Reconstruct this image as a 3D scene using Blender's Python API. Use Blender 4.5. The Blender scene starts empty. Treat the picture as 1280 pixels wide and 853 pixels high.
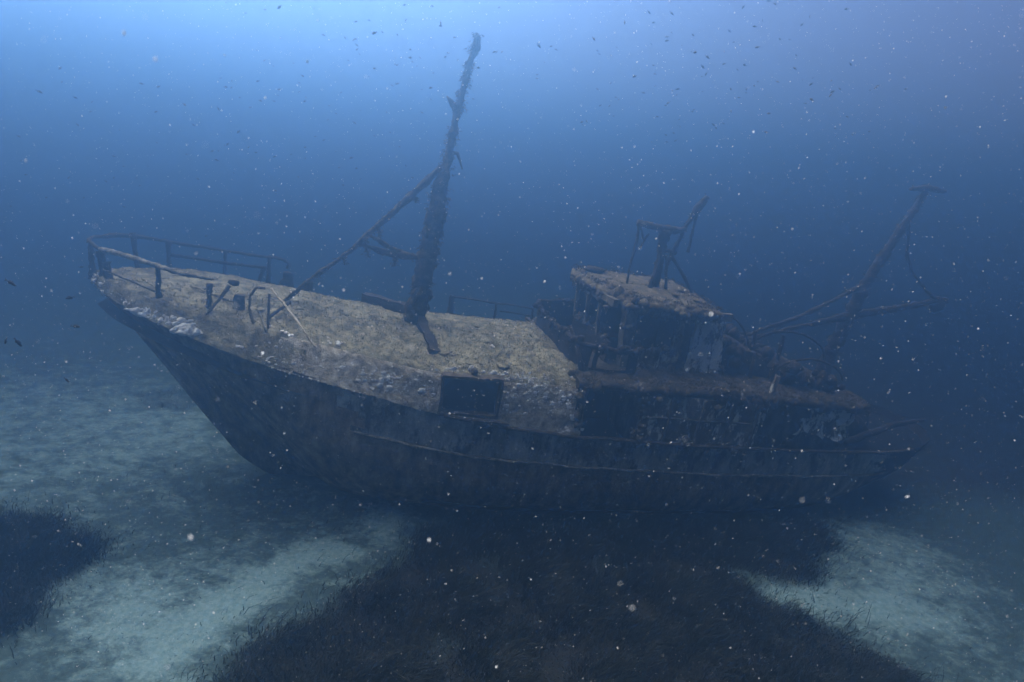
import bpy, math, random
import numpy as np
from mathutils import Vector, Matrix, noise

random.seed(7)
rng = np.random.default_rng(7)
scene = bpy.context.scene
COL = scene.collection
R = math.radians

# ------------------------------------------------------------------ camera
PITCH, ROLL, CAM_Z = R(16.0), R(7.66), 8.96
fw = Vector((0, math.cos(PITCH), -math.sin(PITCH)))
up0 = Vector((0, math.sin(PITCH), math.cos(PITCH)))
rt0 = Vector((1, 0, 0))
rt = rt0 * math.cos(ROLL) + up0 * math.sin(ROLL)
up = -rt0 * math.sin(ROLL) + up0 * math.cos(ROLL)
cam = bpy.data.objects.new('camera', bpy.data.cameras.new('camera'))
COL.objects.link(cam)
m = Matrix((rt, up, -fw)).transposed().to_4x4()
m.translation = Vector((0, 0, CAM_Z))
cam.matrix_world = m
cam.data.sensor_width = 36.0
cam.data.lens = 36.0 * 702.0 / 1280.0
cam.data.clip_start = 0.05
cam.data.clip_end = 1000
cam.data.dof.use_dof = True
cam.data.dof.focus_distance = 15.0
cam.data.dof.aperture_fstop = 1.4
scene.camera = cam

# ------------------------------------------------------------------ light
SUN_EL, SUN_AZ = R(57), R(-44)
sun_dir = Vector((math.sin(SUN_AZ) * math.cos(SUN_EL), math.cos(SUN_AZ) * math.cos(SUN_EL), math.sin(SUN_EL)))
sl = bpy.data.lights.new('sun', 'SUN')
sl.energy = 5.0
sl.angle = R(95)
sl.color = (1.0, 0.95, 0.86)
so = bpy.data.objects.new('sun', sl)
COL.objects.link(so)
so.rotation_euler = sun_dir.to_track_quat('Z', 'Y').to_euler()

world = bpy.data.worlds.new('World')
scene.world = world
world.use_nodes = True
wn = world.node_tree
wn.nodes.clear()
sky = wn.nodes.new('ShaderNodeTexSky')
sky.sky_type = 'NISHITA'
sky.sun_disc = False
sky.sun_elevation = SUN_EL
sky.sun_rotation = SUN_AZ
bg = wn.nodes.new('ShaderNodeBackground')
bg.inputs['Strength'].default_value = .02
wo = wn.nodes.new('ShaderNodeOutputWorld')
tint = wn.nodes.new('ShaderNodeMix')          # daylight filtered by the water surface
tint.data_type = 'RGBA'; tint.blend_type = 'MULTIPLY'
tint.inputs['Factor'].default_value = 1.0
tint.inputs['B'].default_value = (1.32, 0.86, 1.0, 1)
wn.links.new(sky.outputs[0], tint.inputs['A'])
wn.links.new(tint.outputs['Result'], bg.inputs[0])
wn.links.new(bg.outputs[0], wo.inputs[0])

scene.view_settings.view_transform = 'Standard'
scene.view_settings.look = 'None'
scene.view_settings.exposure = 2.86
scene.view_settings.gamma = 1.0
scene.cycles.max_bounces = 4
scene.cycles.diffuse_bounces = 2
scene.cycles.glossy_bounces = 1
scene.cycles.volume_bounces = 2
scene.cycles.transparent_max_bounces = 8
scene.cycles.use_denoising = True

HAZE_DENSITY = .081
HAZE_COLOR = (.077,.17,.32, 1)
HAZE_ABS = (0,0,0, 1)
HAZE_G = .83

# ------------------------------------------------------------------ helpers
def link(o):
    COL.objects.link(o)
    return o

def tag(o, label=None, cat=None, group=None, kind=None):
    if label: o['label'] = label
    if cat: o['category'] = cat
    if group: o['group'] = group
    if kind: o['kind'] = kind
    return o

class MB:
    def __init__(self):
        self.v, self.f, self.mi = [], [], []
    def add(self, vs, fs, mi=0):
        b = len(self.v)
        self.v += [tuple(x) for x in vs]
        self.f += [tuple(i + b for i in q) for q in fs]
        self.mi += [mi] * len(fs)
    def grid(self, rows, mi=0, skip=None, close=False):
        nr, nc = len(rows), len(rows[0])
        fs = []
        for i in range(nr - 1):
            for j in range(nc if close else nc - 1):
                if skip and skip(i, j): continue
                j2 = (j + 1) % nc
                fs.append((i * nc + j, i * nc + j2, (i + 1) * nc + j2, (i + 1) * nc + j))
        self.add([p for r in rows for p in r], fs, mi)
    def prism(self, poly, axis, a, b, mi=0):
        """extrude a closed polygon of Vectors along vector axis from a to b"""
        ax = Vector(axis)
        n = len(poly)
        vs = [Vector(p) + ax * a for p in poly] + [Vector(p) + ax * b for p in poly]
        fs = [tuple(range(n))[::-1], tuple(range(n, 2 * n))]
        fs += [(i, (i + 1) % n, n + (i + 1) % n, n + i) for i in range(n)]
        self.add(vs, fs, mi)
    def slab(self, c, n=(4, 4, 2), mi=0, rough=0.0, seed=0):
        """hexahedron given by 8 corners (bottom 4, top 4), subdivided and roughened"""
        c = [Vector(q) for q in c]
        def tri(u, v, w):
            bq = (c[0] * (1 - u) + c[1] * u) * (1 - v) + (c[3] * (1 - u) + c[2] * u) * v
            tq = (c[4] * (1 - u) + c[5] * u) * (1 - v) + (c[7] * (1 - u) + c[6] * u) * v
            p = bq * (1 - w) + tq * w
            if rough:
                p = p + noise.noise_vector(p * 3.1 + Vector((seed, 0, 0))) * rough
            return p
        nx, ny, nz = n
        for k, (a, b) in enumerate(((0, 1), (0, 2), (1, 2))):
            na, nb = n[a], n[b]
            for side in (0, 1):
                rows = []
                for i in range(na + 1):
                    r = []
                    for j in range(nb + 1):
                        q = [side, side, side]
                        q[a], q[b] = i / na, j / nb
                        r.append(tri(*q))
                    rows.append(r)
                self.grid(rows, mi)
    def box(self, s0, s1, w0, w1, z0, z1, mi=0, n=(4, 2, 3), rough=0.015):
        c = [L(s0, w0, z0), L(s1, w0, z0), L(s1, w1, z0), L(s0, w1, z0), L(s0, w0, z1), L(s1, w0, z1), L(s1, w1, z1), L(s0, w1, z1)]
        self.slab(c, n, mi, rough)
    def tube(self, pts, rad, mi=0, sides=8, jit=0.25, step=0.08, lumps=0.0, seed=0.0, wob=0.022):
        pts = [Vector(p) for p in pts]
        if not isinstance(rad, (list, tuple)): rad = [rad] * len(pts)
        P, Q = [], []
        for i in range(len(pts) - 1):
            d = (pts[i + 1] - pts[i]).length
            k = max(1, int(d / step))
            for j in range(k):
                t = j / k
                P.append(pts[i].lerp(pts[i + 1], t)); Q.append(rad[i] * (1 - t) + rad[i + 1] * t)
        P.append(pts[-1]); Q.append(rad[-1])
        P = [p + noise.noise_vector(p * 1.1) * wob * 1.6 + noise.noise_vector(p * 3.7) * wob * .7 for p in P]
        rows = []
        ref = Vector((0.31, 0.77, 0.55)).normalized()
        for i, p in enumerate(P):
            t = (P[min(i + 1, len(P) - 1)] - P[max(i - 1, 0)]).normalized()
            a = t.cross(ref)
            if a.length < 0.1: a = t.cross(Vector((1, 0, 0)))
            a.normalize(); b = t.cross(a)
            r = []
            for k in range(sides):
                th = 2 * math.pi * k / sides
                dr = a * math.cos(th) + b * math.sin(th)
                q = p + dr * Q[i]
                nz = noise.noise(q * (0.9 / max(Q[i], .03)) + Vector((seed, 3.3, 0)))
                n2 = max(0, noise.noise(p * 2.3 + Vector((seed, 9.1, 2))))
                r.append(p + dr * Q[i] * (1 + jit * nz + lumps * n2))
            rows.append(r)
        self.grid(rows, mi, close=True)
        n = len(rows)
        b = len(self.v) - n * sides
        self.f.append(tuple(b + k for k in range(sides))[::-1]); self.mi.append(mi)
        self.f.append(tuple(b + (n - 1) * sides + k for k in range(sides))); self.mi.append(mi)
    def blob(self, c, r, mi=0, n=8, flat=(1, 1, 1), rough=0.5):
        c = Vector(c)
        rows = []
        sd = random.random() * 50
        for i in range(n // 2 + 1):
            ph = math.pi * i / (n // 2)
            row = []
            for k in range(n):
                th = 2 * math.pi * k / n
                d = Vector((math.sin(ph) * math.cos(th), math.sin(ph) * math.sin(th), math.cos(ph)))
                rr = r * (1 + rough * noise.noise(d * 1.7 + Vector((sd, 0, 0))))
                row.append(c + Vector((d.x * flat[0], d.y * flat[1], d.z * flat[2])) * rr)
            rows.append(row)
        self.grid(rows, mi, close=True)
    def crust(self, a, b, r, n, mi=0, spread=.05, hang=.3):
        """uneven growth and hanging shreds along an edge"""
        a, b = Vector(a), Vector(b)
        for k in range(n):
            p = a.lerp(b, random.random())
            if noise.noise(p * 1.7) < -.15: continue
            q = p + Vector((random.gauss(0, spread), random.gauss(0, spread), random.gauss(0, spread)))
            self.blob(q, r * random.uniform(.35, 1.25), mi, 8, (1.3, 1, random.uniform(.7, 1.5)), .9)
            if random.random() < hang:
                l = random.uniform(.06, .30)
                self.tube([q, q + Vector((random.gauss(0, .03), random.gauss(0, .03), -l * .6)), q + Vector((random.gauss(0, .06), random.gauss(0, .06), -l))], [.035, .022, .008], mi, 5, .6, .06)
    def tufts(self, points, normals, size, mi=0, per=3):
        """small tapering algae blades standing on the surface"""
        vs, fs = [], []
        b = 0
        for p, nn in zip(points, normals):
            p = Vector(p); nn = Vector(nn)
            for k in range(per):
                h = size * random.uniform(.4, 1.3)
                d = (nn + Vector((random.gauss(0, .6), random.gauss(0, .6), random.gauss(0, .3)))).normalized()
                s = d.cross(Vector((random.gauss(0, 1), random.gauss(0, 1), random.gauss(0, 1)))).normalized() * h * .22
                o = p + Vector((random.gauss(0, size * .5), random.gauss(0, size * .5), random.gauss(0, size * .1)))
                vs += [o - s, o + s, o + d * h]
                fs.append((b, b + 1, b + 2)); b += 3
        self.add(vs, fs, mi)
    def build(self, name, mats, parent=None, smooth=True):
        me = bpy.data.meshes.new(name)
        me.from_pydata([tuple(v) for v in self.v], [], self.f)
        if not isinstance(mats, (list, tuple)): mats = [mats]
        for q in mats: me.materials.append(q)
        me.polygons.foreach_set('material_index', self.mi)
        me.polygons.foreach_set('use_smooth', [smooth] * len(self.f))
        me.update()
        o = link(bpy.data.objects.new(name, me))
        if parent: o.parent = parent
        return o

def np_mesh(name, V, F, mat):
    """V (n,3), F (m,k) arrays -> object"""
    me = bpy.data.meshes.new(name)
    k = F.shape[1]
    me.vertices.add(len(V)); me.vertices.foreach_set('co', V.astype(np.float32).ravel())
    me.loops.add(F.size); me.loops.foreach_set('vertex_index', F.astype(np.int32).ravel())
    me.polygons.add(len(F))
    me.polygons.foreach_set('loop_start', np.arange(0, F.size, k, dtype=np.int32))
    me.polygons.foreach_set('use_smooth', np.ones(len(F), dtype=bool))
    me.update(calc_edges=True)
    me.materials.append(mat)
    return link(bpy.data.objects.new(name, me))

def L(s, w, z):           # ship coordinates: aft, towards the camera side, up
    return Vector((s, -w, z))

def ip(x, xs, ys): return float(np.interp(x, xs, ys))
def sm(x):
    x = min(1, max(0, x)); return x * x * (3 - 2 * x)

# ------------------------------------------------------------------ materials
def mat(name, stops, scale=3.0, detail=8, rough=0.95, bump=0.4, bump_scale=14.0, spots=None, spot_scale=4.0, spot_thr=0.62, streak=1.0, spec=0.1):
    """noise-coloured rough material in object coordinates; spots = (colour) of a second patchy layer"""
    mt = bpy.data.materials.new(name)
    mt.use_nodes = True
    nt = mt.node_tree; N = nt.nodes; K = nt.links
    bs = N['Principled BSDF']
    bs.inputs['Roughness'].default_value = rough
    bs.inputs['Specular IOR Level'].default_value = spec
    tc = N.new('ShaderNodeTexCoord')
    mp = N.new('ShaderNodeMapping'); mp.inputs['Scale'].default_value = (1, 1, streak)
    K.new(tc.outputs['Object'], mp.inputs[0])
    nz = N.new('ShaderNodeTexNoise'); nz.inputs['Scale'].default_value = scale; nz.inputs['Detail'].default_value = detail
    nz.inputs['Roughness'].default_value = 0.68
    K.new(mp.outputs[0], nz.inputs['Vector'])
    cr = N.new('ShaderNodeValToRGB')
    el = cr.color_ramp.elements
    while len(el) < len(stops): el.new(0.5)
    for e, (p, c) in zip(el, stops): e.position = p; e.color = (*c, 1)
    K.new(nz.outputs[0], cr.inputs[0])
    out = cr.outputs[0]
    if spots:
        n2 = N.new('ShaderNodeTexNoise'); n2.inputs['Scale'].default_value = spot_scale; n2.inputs['Detail'].default_value = 10
        n2.inputs['Roughness'].default_value = 0.7
        K.new(mp.outputs[0], n2.inputs['Vector'])
        r2 = N.new('ShaderNodeValToRGB')
        r2.color_ramp.elements[0].position = spot_thr; r2.color_ramp.elements[0].color = (0, 0, 0, 1)
        r2.color_ramp.elements[1].position = spot_thr + .08; r2.color_ramp.elements[1].color = (1, 1, 1, 1)
        K.new(n2.outputs[0], r2.inputs[0])
        mx = N.new('ShaderNodeMix'); mx.data_type = 'RGBA'
        K.new(r2.outputs[0], mx.inputs['Factor']); K.new(out, mx.inputs['A']); mx.inputs['B'].default_value = (*spots, 1)
        out = mx.outputs['Result']
    K.new(out, bs.inputs['Base Color'])
    n3 = N.new('ShaderNodeTexNoise'); n3.inputs['Scale'].default_value = bump_scale; n3.inputs['Detail'].default_value = 8
    n3.inputs['Roughness'].default_value = 0.7
    K.new(tc.outputs['Object'], n3.inputs['Vector'])
    bp = N.new('ShaderNodeBump'); bp.inputs['Strength'].default_value = bump; bp.inputs['Distance'].default_value = 0.08
    K.new(n3.outputs[0], bp.inputs['Height'])
    K.new(bp.outputs[0], bs.inputs['Normal'])
    return mt

M = {}
M['turf'] = mat('deck_algae', [(.30, (.06, .05, .03)), (.43, (.15, .13, .078)), (.55, (.27, .24, .15)), (.72, (.46, .425, .30))], 3.0, 14, bump=.9, bump_scale=14, spots=(.12, .105, .055), spot_scale=1.1, spot_thr=.55)
M['tuft'] = mat('algae_blades', [(.3, (.065, .055, .036)), (.5, (.185, .165, .11)), (.7, (.40, .37, .27))], 1.6, 10, bump=0)
M['hull'] = mat('hull_growth', [(.32, (.04, .024, .013)), (.45, (.17, .112, .065)), (.55, (.29, .21, .13)), (.68, (.48, .40, .29))], 2.9, 15, bump=1.0, bump_scale=7, streak=.45, spots=(.36, .33, .28), spot_scale=6, spot_thr=.64)
M['hullpaint'] = mat('hull_old_paint', [(.32, (.06, .05, .042)), (.48, (.21, .22, .215)), (.68, (.50, .52, .50))], 1.7, 13, bump=.8, bump_scale=9, streak=.5, spots=(.045, .03, .022), spot_scale=2.0, spot_thr=.50)
M['rust'] = mat('rusty_steel', [(.3, (.032, .025, .018)), (.5, (.085, .068, .05)), (.7, (.17, .145, .11))], 6, 8, bump=.8, bump_scale=25)
M['dark'] = mat('dark_steel', [(.3, (.018, .015, .013)), (.55, (.045, .036, .03)), (.75, (.09, .075, .06))], 3, 9, bump=.7, bump_scale=14)
M['shade'] = mat('near_black_shade', [(.3, (.008, .008, .008)), (.7, (.02, .018, .016))], 3, 4, bump=.2)  # near-black colour puts the shade of openings and stern deck into paint
M['white'] = mat('white_encrusting_growth', [(.3, (.66, .67, .64)), (.5, (.80, .81, .79)), (.7, (.90, .91, .89))], 9, 6, bump=.6, bump_scale=30)
M['oldwhite'] = mat('peeling_white_paint', [(.3, (.35, .36, .35)), (.5, (.62, .65, .65)), (.7, (.80, .83, .83))], 6, 8, bump=.5, bump_scale=20)
M['pale'] = mat('pale_growth_and_light', [(.3, (.14, .11, .07)), (.46, (.36, .31, .22)), (.6, (.56, .52, .42)), (.72, (.75, .73, .66))], 5, 12, bump=.8, bump_scale=24)

M['rail'] = mat('encrusted_pipe', [(.3, (.05, .042, .03)), (.48, (.15, .135, .10)), (.62, (.34, .32, .26))], 5, 11, bump=.9, bump_scale=22)
M['tuftb'] = mat('brown_algae_blades', [(.3, (.035, .026, .016)), (.5, (.08, .062, .038)), (.7, (.17, .14, .09))], 4.0, 6, bump=0)
M['paintwall'] = mat('flaking_white_wall', [(.3, (.05, .04, .03)), (.5, (.13, .105, .075)), (.7, (.24, .20, .15))], 3.2, 10, bump=.9, bump_scale=14, streak=.55, spots=(.80, .84, .84), spot_scale=3.6, spot_thr=.43)
M['paintwall2'] = mat('mostly_bare_wall', [(.3, (.05, .038, .028)), (.5, (.15, .118, .085)), (.7, (.29, .24, .18))], 3.2, 10, bump=.9, bump_scale=14, streak=.55, spots=(.72, .75, .74), spot_scale=3.0, spot_thr=.53)

# ------------------------------------------------------------------ the ship's place
YAW, TRIM, HEEL = R(15.34), R(2.083), R(1.5)
ship = link(bpy.data.objects.new('shipwreck', None))
ship.matrix_world = Matrix.Translation((-10.744, 13.437, 0)) @ Matrix.Rotation(YAW, 4, 'Z') @ Matrix.Rotation(TRIM, 4, 'Y') @ Matrix.Rotation(HEEL, 4, 'X')
tag(ship, 'wreck of a rusting fishing trawler overgrown with algae, upright on the sandy seabed', 'shipwreck')
SHIP_INV = ship.matrix_world.inverted()

GROUND_Z = -0.3

# ------------------------------------------------------------------ seabed
def in_poly(X, Y, poly):
    ins = np.zeros(X.shape, bool)
    n = len(poly)
    for i in range(n):
        x1, y1 = poly[i]; x2, y2 = poly[(i + 1) % n]
        c = ((y1 > Y) != (y2 > Y)) & (X < (x2 - x1) * (Y - y1) / (y2 - y1 + 1e-12) + x1)
        ins ^= c
    return ins

# outlines of the seagrass meadows, in metres on the seabed
MEADOW_FRONT = [(-4.6, 7.9), (-3.9, 8.9), (-3.2, 9.75), (-2.55, 10.6), (-2.05, 11.4), (-1.7, 12.0), (-1.9, 12.9), (-.6, 13.6), (.9, 13.9), (3, 14.3), (5.6, 15.0), (8, 15.6), (9.6, 16.2), (10.6, 16.4), (10.4, 15.2), (9.6, 13.9), (8.6, 13.0), (7.7, 12.9), (7.2, 13.3), (6.5, 13.4), (6.9, 12.6), (7.5, 11.6), (8.4, 11.3), (9.0, 10.7), (9.6, 9.9), (10.6, 8.6), (11.0, 6.0), (6, 3.5), (0, 3.0), (-5.2, 4.5)]
MEADOW_LEFT = [(-11.6, 11.3), (-10.3, 11.35), (-9.0, 10.85), (-8.6, 10.2), (-8.6, 9.3), (-8.45, 8.4), (-8.7, 8.0), (-10.5, 7.2), (-13, 7.0), (-14.5, 9.0), (-14, 10.8)]
MEADOW_FAR = [(-13.6, 18.7), (-12.4, 19.6), (-10.8, 19.3), (-10.9, 18.0), (-12.3, 17.7)]
BARE = [((0.35, 12.15), .20, .34), ((-.62, 9.5), .28, .24), ((3.1, 12.5), .26, .16)]
def wob(X, Y, sc, amp, sd):
    out = np.zeros(X.shape)
    for i in np.ndindex(X.shape):
        out[i] = noise.noise(Vector((X[i] * sc, Y[i] * sc, sd))) + .5 * noise.noise(Vector((X[i] * sc * 2.3, Y[i] * sc * 2.3, sd + 4)))
    return out * amp

def meadow(X, Y):
    Xw = X + wob(X, Y, 1.1, .35, 1.0); Yw = Y + wob(X, Y, 1.1, .35, 7.0)
    r = in_poly(Xw, Yw, MEADOW_FRONT) | in_poly(Xw, Yw, MEADOW_LEFT)
    for (c, a, b) in BARE:
        r &= ~((((Xw - c[0]) / a) ** 2 + ((Yw - c[1]) / b) ** 2) < 1)
    return r

def meadow_soft(X, Y):
    # blades thin out over the last half metre of the meadow
    j = rng.normal(0, .16, (2,) + X.shape) * rng.choice([1, 1, 2.6], X.shape)
    return meadow(X + j[0], Y + j[1])

def ground_h(x, y):
    q = SHIP_INV @ Vector((x, y, GROUND_Z))
    bank = .0
    if 2.5 < q.x < 26:
        wk = 1.9 * sm((q.x - 2.5) / 6) * (1 - .7 * sm((q.x - 18) / 8))
        bank = (.20 + .16 * noise.noise(Vector((q.x * .6, q.y, 2)))) * math.exp(-((abs(q.y) - wk) / .55) ** 2) - .10 * math.exp(-((abs(q.y) - wk - 1.3) / .7) ** 2)
    return GROUND_Z + bank + .05 * noise.noise(Vector((x * .35, y * .35, 0))) + .018 * noise.noise(Vector((x * 1.7, y * 1.7, 5)))

ax = np.concatenate([-np.geomspace(75, 22, 12), np.arange(-20, 22.01, .22), np.geomspace(24, 75, 12)])
ay = np.concatenate([-np.geomspace(75, 3, 10), np.arange(-1, 26.01, .22), np.geomspace(28, 75, 14)])
GX, GY = np.meshgrid(ax, ay)
GZ = np.vectorize(ground_h)(GX, GY)
nxg, nyg = len(ax), len(ay)
idx = np.arange(nxg * nyg).reshape(nyg, nxg)
F = np.stack([idx[:-1, :-1], idx[:-1, 1:], idx[1:, 1:], idx[1:, :-1]], -1).reshape(-1, 4)

gm = bpy.data.materials.new('sea_sand')
gm.use_nodes = True
nt = gm.node_tree; N = nt.nodes; K = nt.links
bs = N['Principled BSDF']; bs.inputs['Roughness'].default_value = .95; bs.inputs['Specular IOR Level'].default_value = .1
tc = N.new('ShaderNodeTexCoord')
def nzn(scale, det, rgh=.65, vec=None, dist=0):
    q = N.new('ShaderNodeTexNoise'); q.inputs['Scale'].default_value = scale; q.inputs['Detail'].default_value = det; q.inputs['Roughness'].default_value = rgh
    q.inputs['Distortion'].default_value = dist
    K.new(vec or tc.outputs['Object'], q.inputs['Vector']); return q
def ramp(inp, stops):
    r = N.new('ShaderNodeValToRGB')
    el = r.color_ramp.elements
    while len(el) < len(stops): el.new(.5)
    for e, (p, c) in zip(el, stops): e.position = p; e.color = (c, c, c, 1) if not isinstance(c, tuple) else (*c, 1)
    K.new(inp, r.inputs[0]); return r
def mixc(f, a, b):
    q = N.new('ShaderNodeMix'); q.data_type = 'RGBA'
    for k, v in (('Factor', f), ('A', a), ('B', b)):
        if isinstance(v, tuple): q.inputs[k].default_value = (*v, 1)
        elif isinstance(v, (int, float)): q.inputs[k].default_value = v
        else: K.new(v, q.inputs[k])
    return q.outputs['Result']
mpg = N.new('ShaderNodeMapping'); mpg.inputs['Rotation'].default_value = (0, 0, R(-52)); mpg.inputs['Scale'].default_value = (1, 1.5, 1)
K.new(tc.outputs['Object'], mpg.inputs[0])
sand = ramp(nzn(9, 8).outputs[0], [(.3, (.16, .26, .24)), (.7, (.31, .44, .41))]).outputs[0]
film_and_shade = ramp(nzn(14, 9).outputs[0], [(.3, (.026, .046, .042)), (.7, (.075, .115, .104))]).outputs[0]
at = N.new('ShaderNodeAttribute'); at.attribute_name = 'film_and_shade'
am = N.new('ShaderNodeMath'); am.operation = 'ADD'
n1 = nzn(1.9, 15, .80, mpg.outputs[0], .3)
sb = N.new('ShaderNodeMath'); sb.operation = 'MULTIPLY_ADD'; sb.inputs[1].default_value = 2.7; sb.inputs[2].default_value = -1.35
K.new(n1.outputs[0], sb.inputs[0])
K.new(at.outputs['Fac'], am.inputs[0]); K.new(sb.outputs[0], am.inputs[1])
ff = ramp(am.outputs[0], [(.26, 0.0), (.74, .92)]).outputs[0]
c1 = mixc(ff, sand, film_and_shade)
at2 = N.new('ShaderNodeAttribute'); at2.attribute_name = 'roots_and_murk'
c2 = mixc(at2.outputs['Fac'], c1, (.03, .03, .024))
# crumbs of shell and dead leaf lying on the sand
lit = ramp(nzn(26, 4, .6).outputs[0], [(.62, 0.0), (.70, .8)]).outputs[0]
c3 = mixc(lit, c2, (.035, .035, .028))
K.new(c3, bs.inputs['Base Color'])
bpn = N.new('ShaderNodeBump'); bpn.inputs['Strength'].default_value = .5; bpn.inputs['Distance'].default_value = .06
K.new(nzn(6, 9, .7).outputs[0], bpn.inputs['Height']); K.new(bpn.outputs[0], bs.inputs['Normal'])
seabed = np_mesh('seabed', np.stack([GX, GY, GZ], -1).reshape(-1, 3), F, gm)
tag(seabed, kind='structure')
# thin algae missing or thick on the sand; painted shade far, right, beside hull
film_shade_v = np.full(GX.shape, .74) + .25 * np.clip((GX - 9) / 8, 0, 1) * np.clip((GY - 9) / 8, 0, 1) + .12 * np.clip((GY - 14) / 6, 0, 1)
for (cx, cy, a, b, d) in [(-3.95, 11.75, .55, .42, -.85), (-3.35, 11.75, .5, .28, -.6), (-4.35, 11.0, .45, .55, -.55), (-4.95, 10.1, .55, .75, -.80), (-5.4, 9.2, .6, .6, -.55), (-5.7, 8.3, .6, .8, -.7), (-6.9, 8.8, .7, .8, -.45), (-7.6, 9.6, 1.0, .8, -.28), (-2.75, 13.2, .42, .62, -.75), (-6.3, 10.6, .9, .9, -.12),
                          (-13, 17, 7, 4, -.30), (9.6, 12.3, 2.0, .8, -.50), (8.1, 12.2, .8, .5, -.45), (12.3, 15.6, 2.0, 1.4, -.45), (11.5, 13.3, 2.0, 2, -.28), (14.5, 14.5, 2.5, 2, -.15), (-7.5, 14, 2.5, 2, .15), (-1.2, 14.6, 1.5, 1.0, .2), (16, 16, 3, 4, .15), (20, 13, 3, 5, .25), (20, 20, 6, 4, .25), (-10, 15, 3, 3, -.05)]:
    film_shade_v += d * np.exp(-(((GX - cx) / a) ** 2 + ((GY - cy) / b) ** 2))
mv = sum(meadow(GX + a, GY + b_).astype(float) for a, b_ in ((0, 0), (.25, .1), (-.22, .15), (.1, -.27), (-.12, -.2), (.05, .3))) / 6
fr = in_poly(GX, GY, MEADOW_FAR).astype(float) * .4
# seabed darkened behind the stern, painted so the hull melts into the murk
fr = np.maximum(fr, .92 * np.clip((GX - 11.5 + .25 * (GY - 20)) / 3, 0, 1) * np.clip((GY - 17.6 - .12 * (GX - 12)) / 2.5, 0, 1))
for nm, arr in (('film_and_shade', film_shade_v), ('roots_and_murk', np.maximum(mv, fr))):
    a = seabed.data.attributes.new(nm, 'FLOAT', 'POINT')
    a.data.foreach_set('value', arr.astype(np.float32).ravel())

# seagrass blades, one ground-cover object
def grass(n, box, keep, hmin, hmax):
    X = rng.uniform(box[0], box[1], n); Y = rng.uniform(box[2], box[3], n)
    k = keep(X, Y)
    return X[k], Y[k], rng.uniform(hmin, hmax, k.sum())
gx1, gy1, gh1 = grass(230000, (-6, 11.5, 4.5, 17), meadow_soft, .10, .27)
gx2, gy2, gh2 = grass(60000, (-15, -8, 6.5, 12), meadow_soft, .10, .26)
gx3, gy3, gh3 = grass(900, (-14, -10, 17, 20), lambda X, Y: in_poly(X, Y, MEADOW_FAR), .08, .22)
# thin scattered shoots on the sand near the meadow edges
gx4, gy4, gh4 = grass(1500, (-12, 12, 7, 15), lambda X, Y: np.ones(X.shape, bool), .05, .14)
X = np.concatenate([gx1, gx2, gx3, gx4]); Y = np.concatenate([gy1, gy2, gy3, gy4]); H = np.concatenate([gh1, gh2, gh3, gh4])
n = len(X)
Z = np.array([ground_h(x, y) for x, y in zip(X, Y)]) - .02
clump = np.array([noise.noise(Vector((x * .9, y * .9, 11))) for x, y in zip(X, Y)])
H = H * np.clip(1 + 1.3 * clump, .25, 2.2) * np.where(rng.uniform(0, 1, n) < .06, 1.7, 1)
yaw = rng.uniform(0, 2 * np.pi, n)
lean = rng.normal(0, .55, (n, 2)) + np.array([.35, -.2]) + clump[:, None] * np.array([.9, .6])
wd = rng.uniform(.004, .009, n)
sx, sy = np.cos(yaw) * wd, np.sin(yaw) * wd
V = np.zeros((n, 6, 3))
for lv, (hh, lf, ww) in enumerate([(0, 0, 1), (.55, .25, .9), (.95, .85, .35)]):
    px = X + lean[:, 0] * H * lf; py = Y + lean[:, 1] * H * lf; pz = Z + H * hh
    V[:, lv * 2] = np.stack([px - sx * ww, py - sy * ww, pz], -1)
    V[:, lv * 2 + 1] = np.stack([px + sx * ww, py + sy * ww, pz], -1)
b = np.arange(n)[:, None] * 6
F = np.concatenate([b + np.array([0, 1, 3, 2]), b + np.array([2, 3, 5, 4])])
M['grass'] = mat('seagrass_blades', [(.3, (.014, .017, .011)), (.47, (.028, .031, .022)), (.6, (.055, .056, .043)), (.74, (.11, .11, .09))], 1.3, 12, bump=0)
sg = np_mesh('seagrass', V.reshape(-1, 3), F, M['grass'])
tag(sg, 'dark seagrass meadow growing over the pale sand', 'seagrass', kind='stuff')

# ------------------------------------------------------------------ hull
BS = ([0, .5, 1, 2, 3, 4, 5, 6.6, 8.7, 12.3, 17, 20, 23, 25, 26.2, 26.9, 27.2], [0, .72, 1.2, 1.85, 2.25, 2.5, 2.65, 2.75, 2.89, 2.99, 3, 2.92, 2.72, 2.35, 1.75, .95, 0])
ZS = ([0, 1, 2, 3, 4, 5, 6, 7, 8, 9, 10, 12, 14, 17, 20, 24, 27.2], [5.34, 5.15, 4.95, 4.74, 4.5, 4.28, 4.07, 3.86, 3.65, 3.48, 3.35, 3.17, 3.11, 3.06, 3.02, 2.98, 3.1])
GZL = ([0, 1.5, 3, 4.4, 6, 8.6, 10, 12.5], [5.48, 5.50, 5.35, 5.12, 4.88, 4.62, 4.58, 4.66])     # gunwale / deck edge height
CZL = ([0, 1.5, 3, 4.4, 6, 8, 10, 12.5], [5.42, 5.42, 5.40, 5.28, 5.12, 5.0, 4.95, 4.95])          # deck height on the centre line
STEM = ([-.6, -.16, .47, 1.88, 3.26, 4.45, 5.35], [5.4, 4.4, 3.53, 2.48, 1.51, .62, 0])
def b_of(s): return ip(s, *BS)
def zs_of(s): return ip(s, *ZS)
def hull_pt(u, h):
    zk = -.55 + .9 * sm((u - 20) / 7)
    z = zk + h * (zs_of(u) - zk)
    stem = ip(z, *STEM) * (1 - sm(u / 7.5))
    stern = -2.6 * (1 - h) ** 1.3 * sm((u - 22) / 5)
    n = 1.0 + 4.2 * sm((u - 1) / 9) - 2.6 * sm((u - 17) / 9)
    p = 1.25 - .25 * sm(u / 8)
    w = b_of(u) * (1 - (1 - h) ** n) ** p
    return u + stem + stern, w, z
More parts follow.
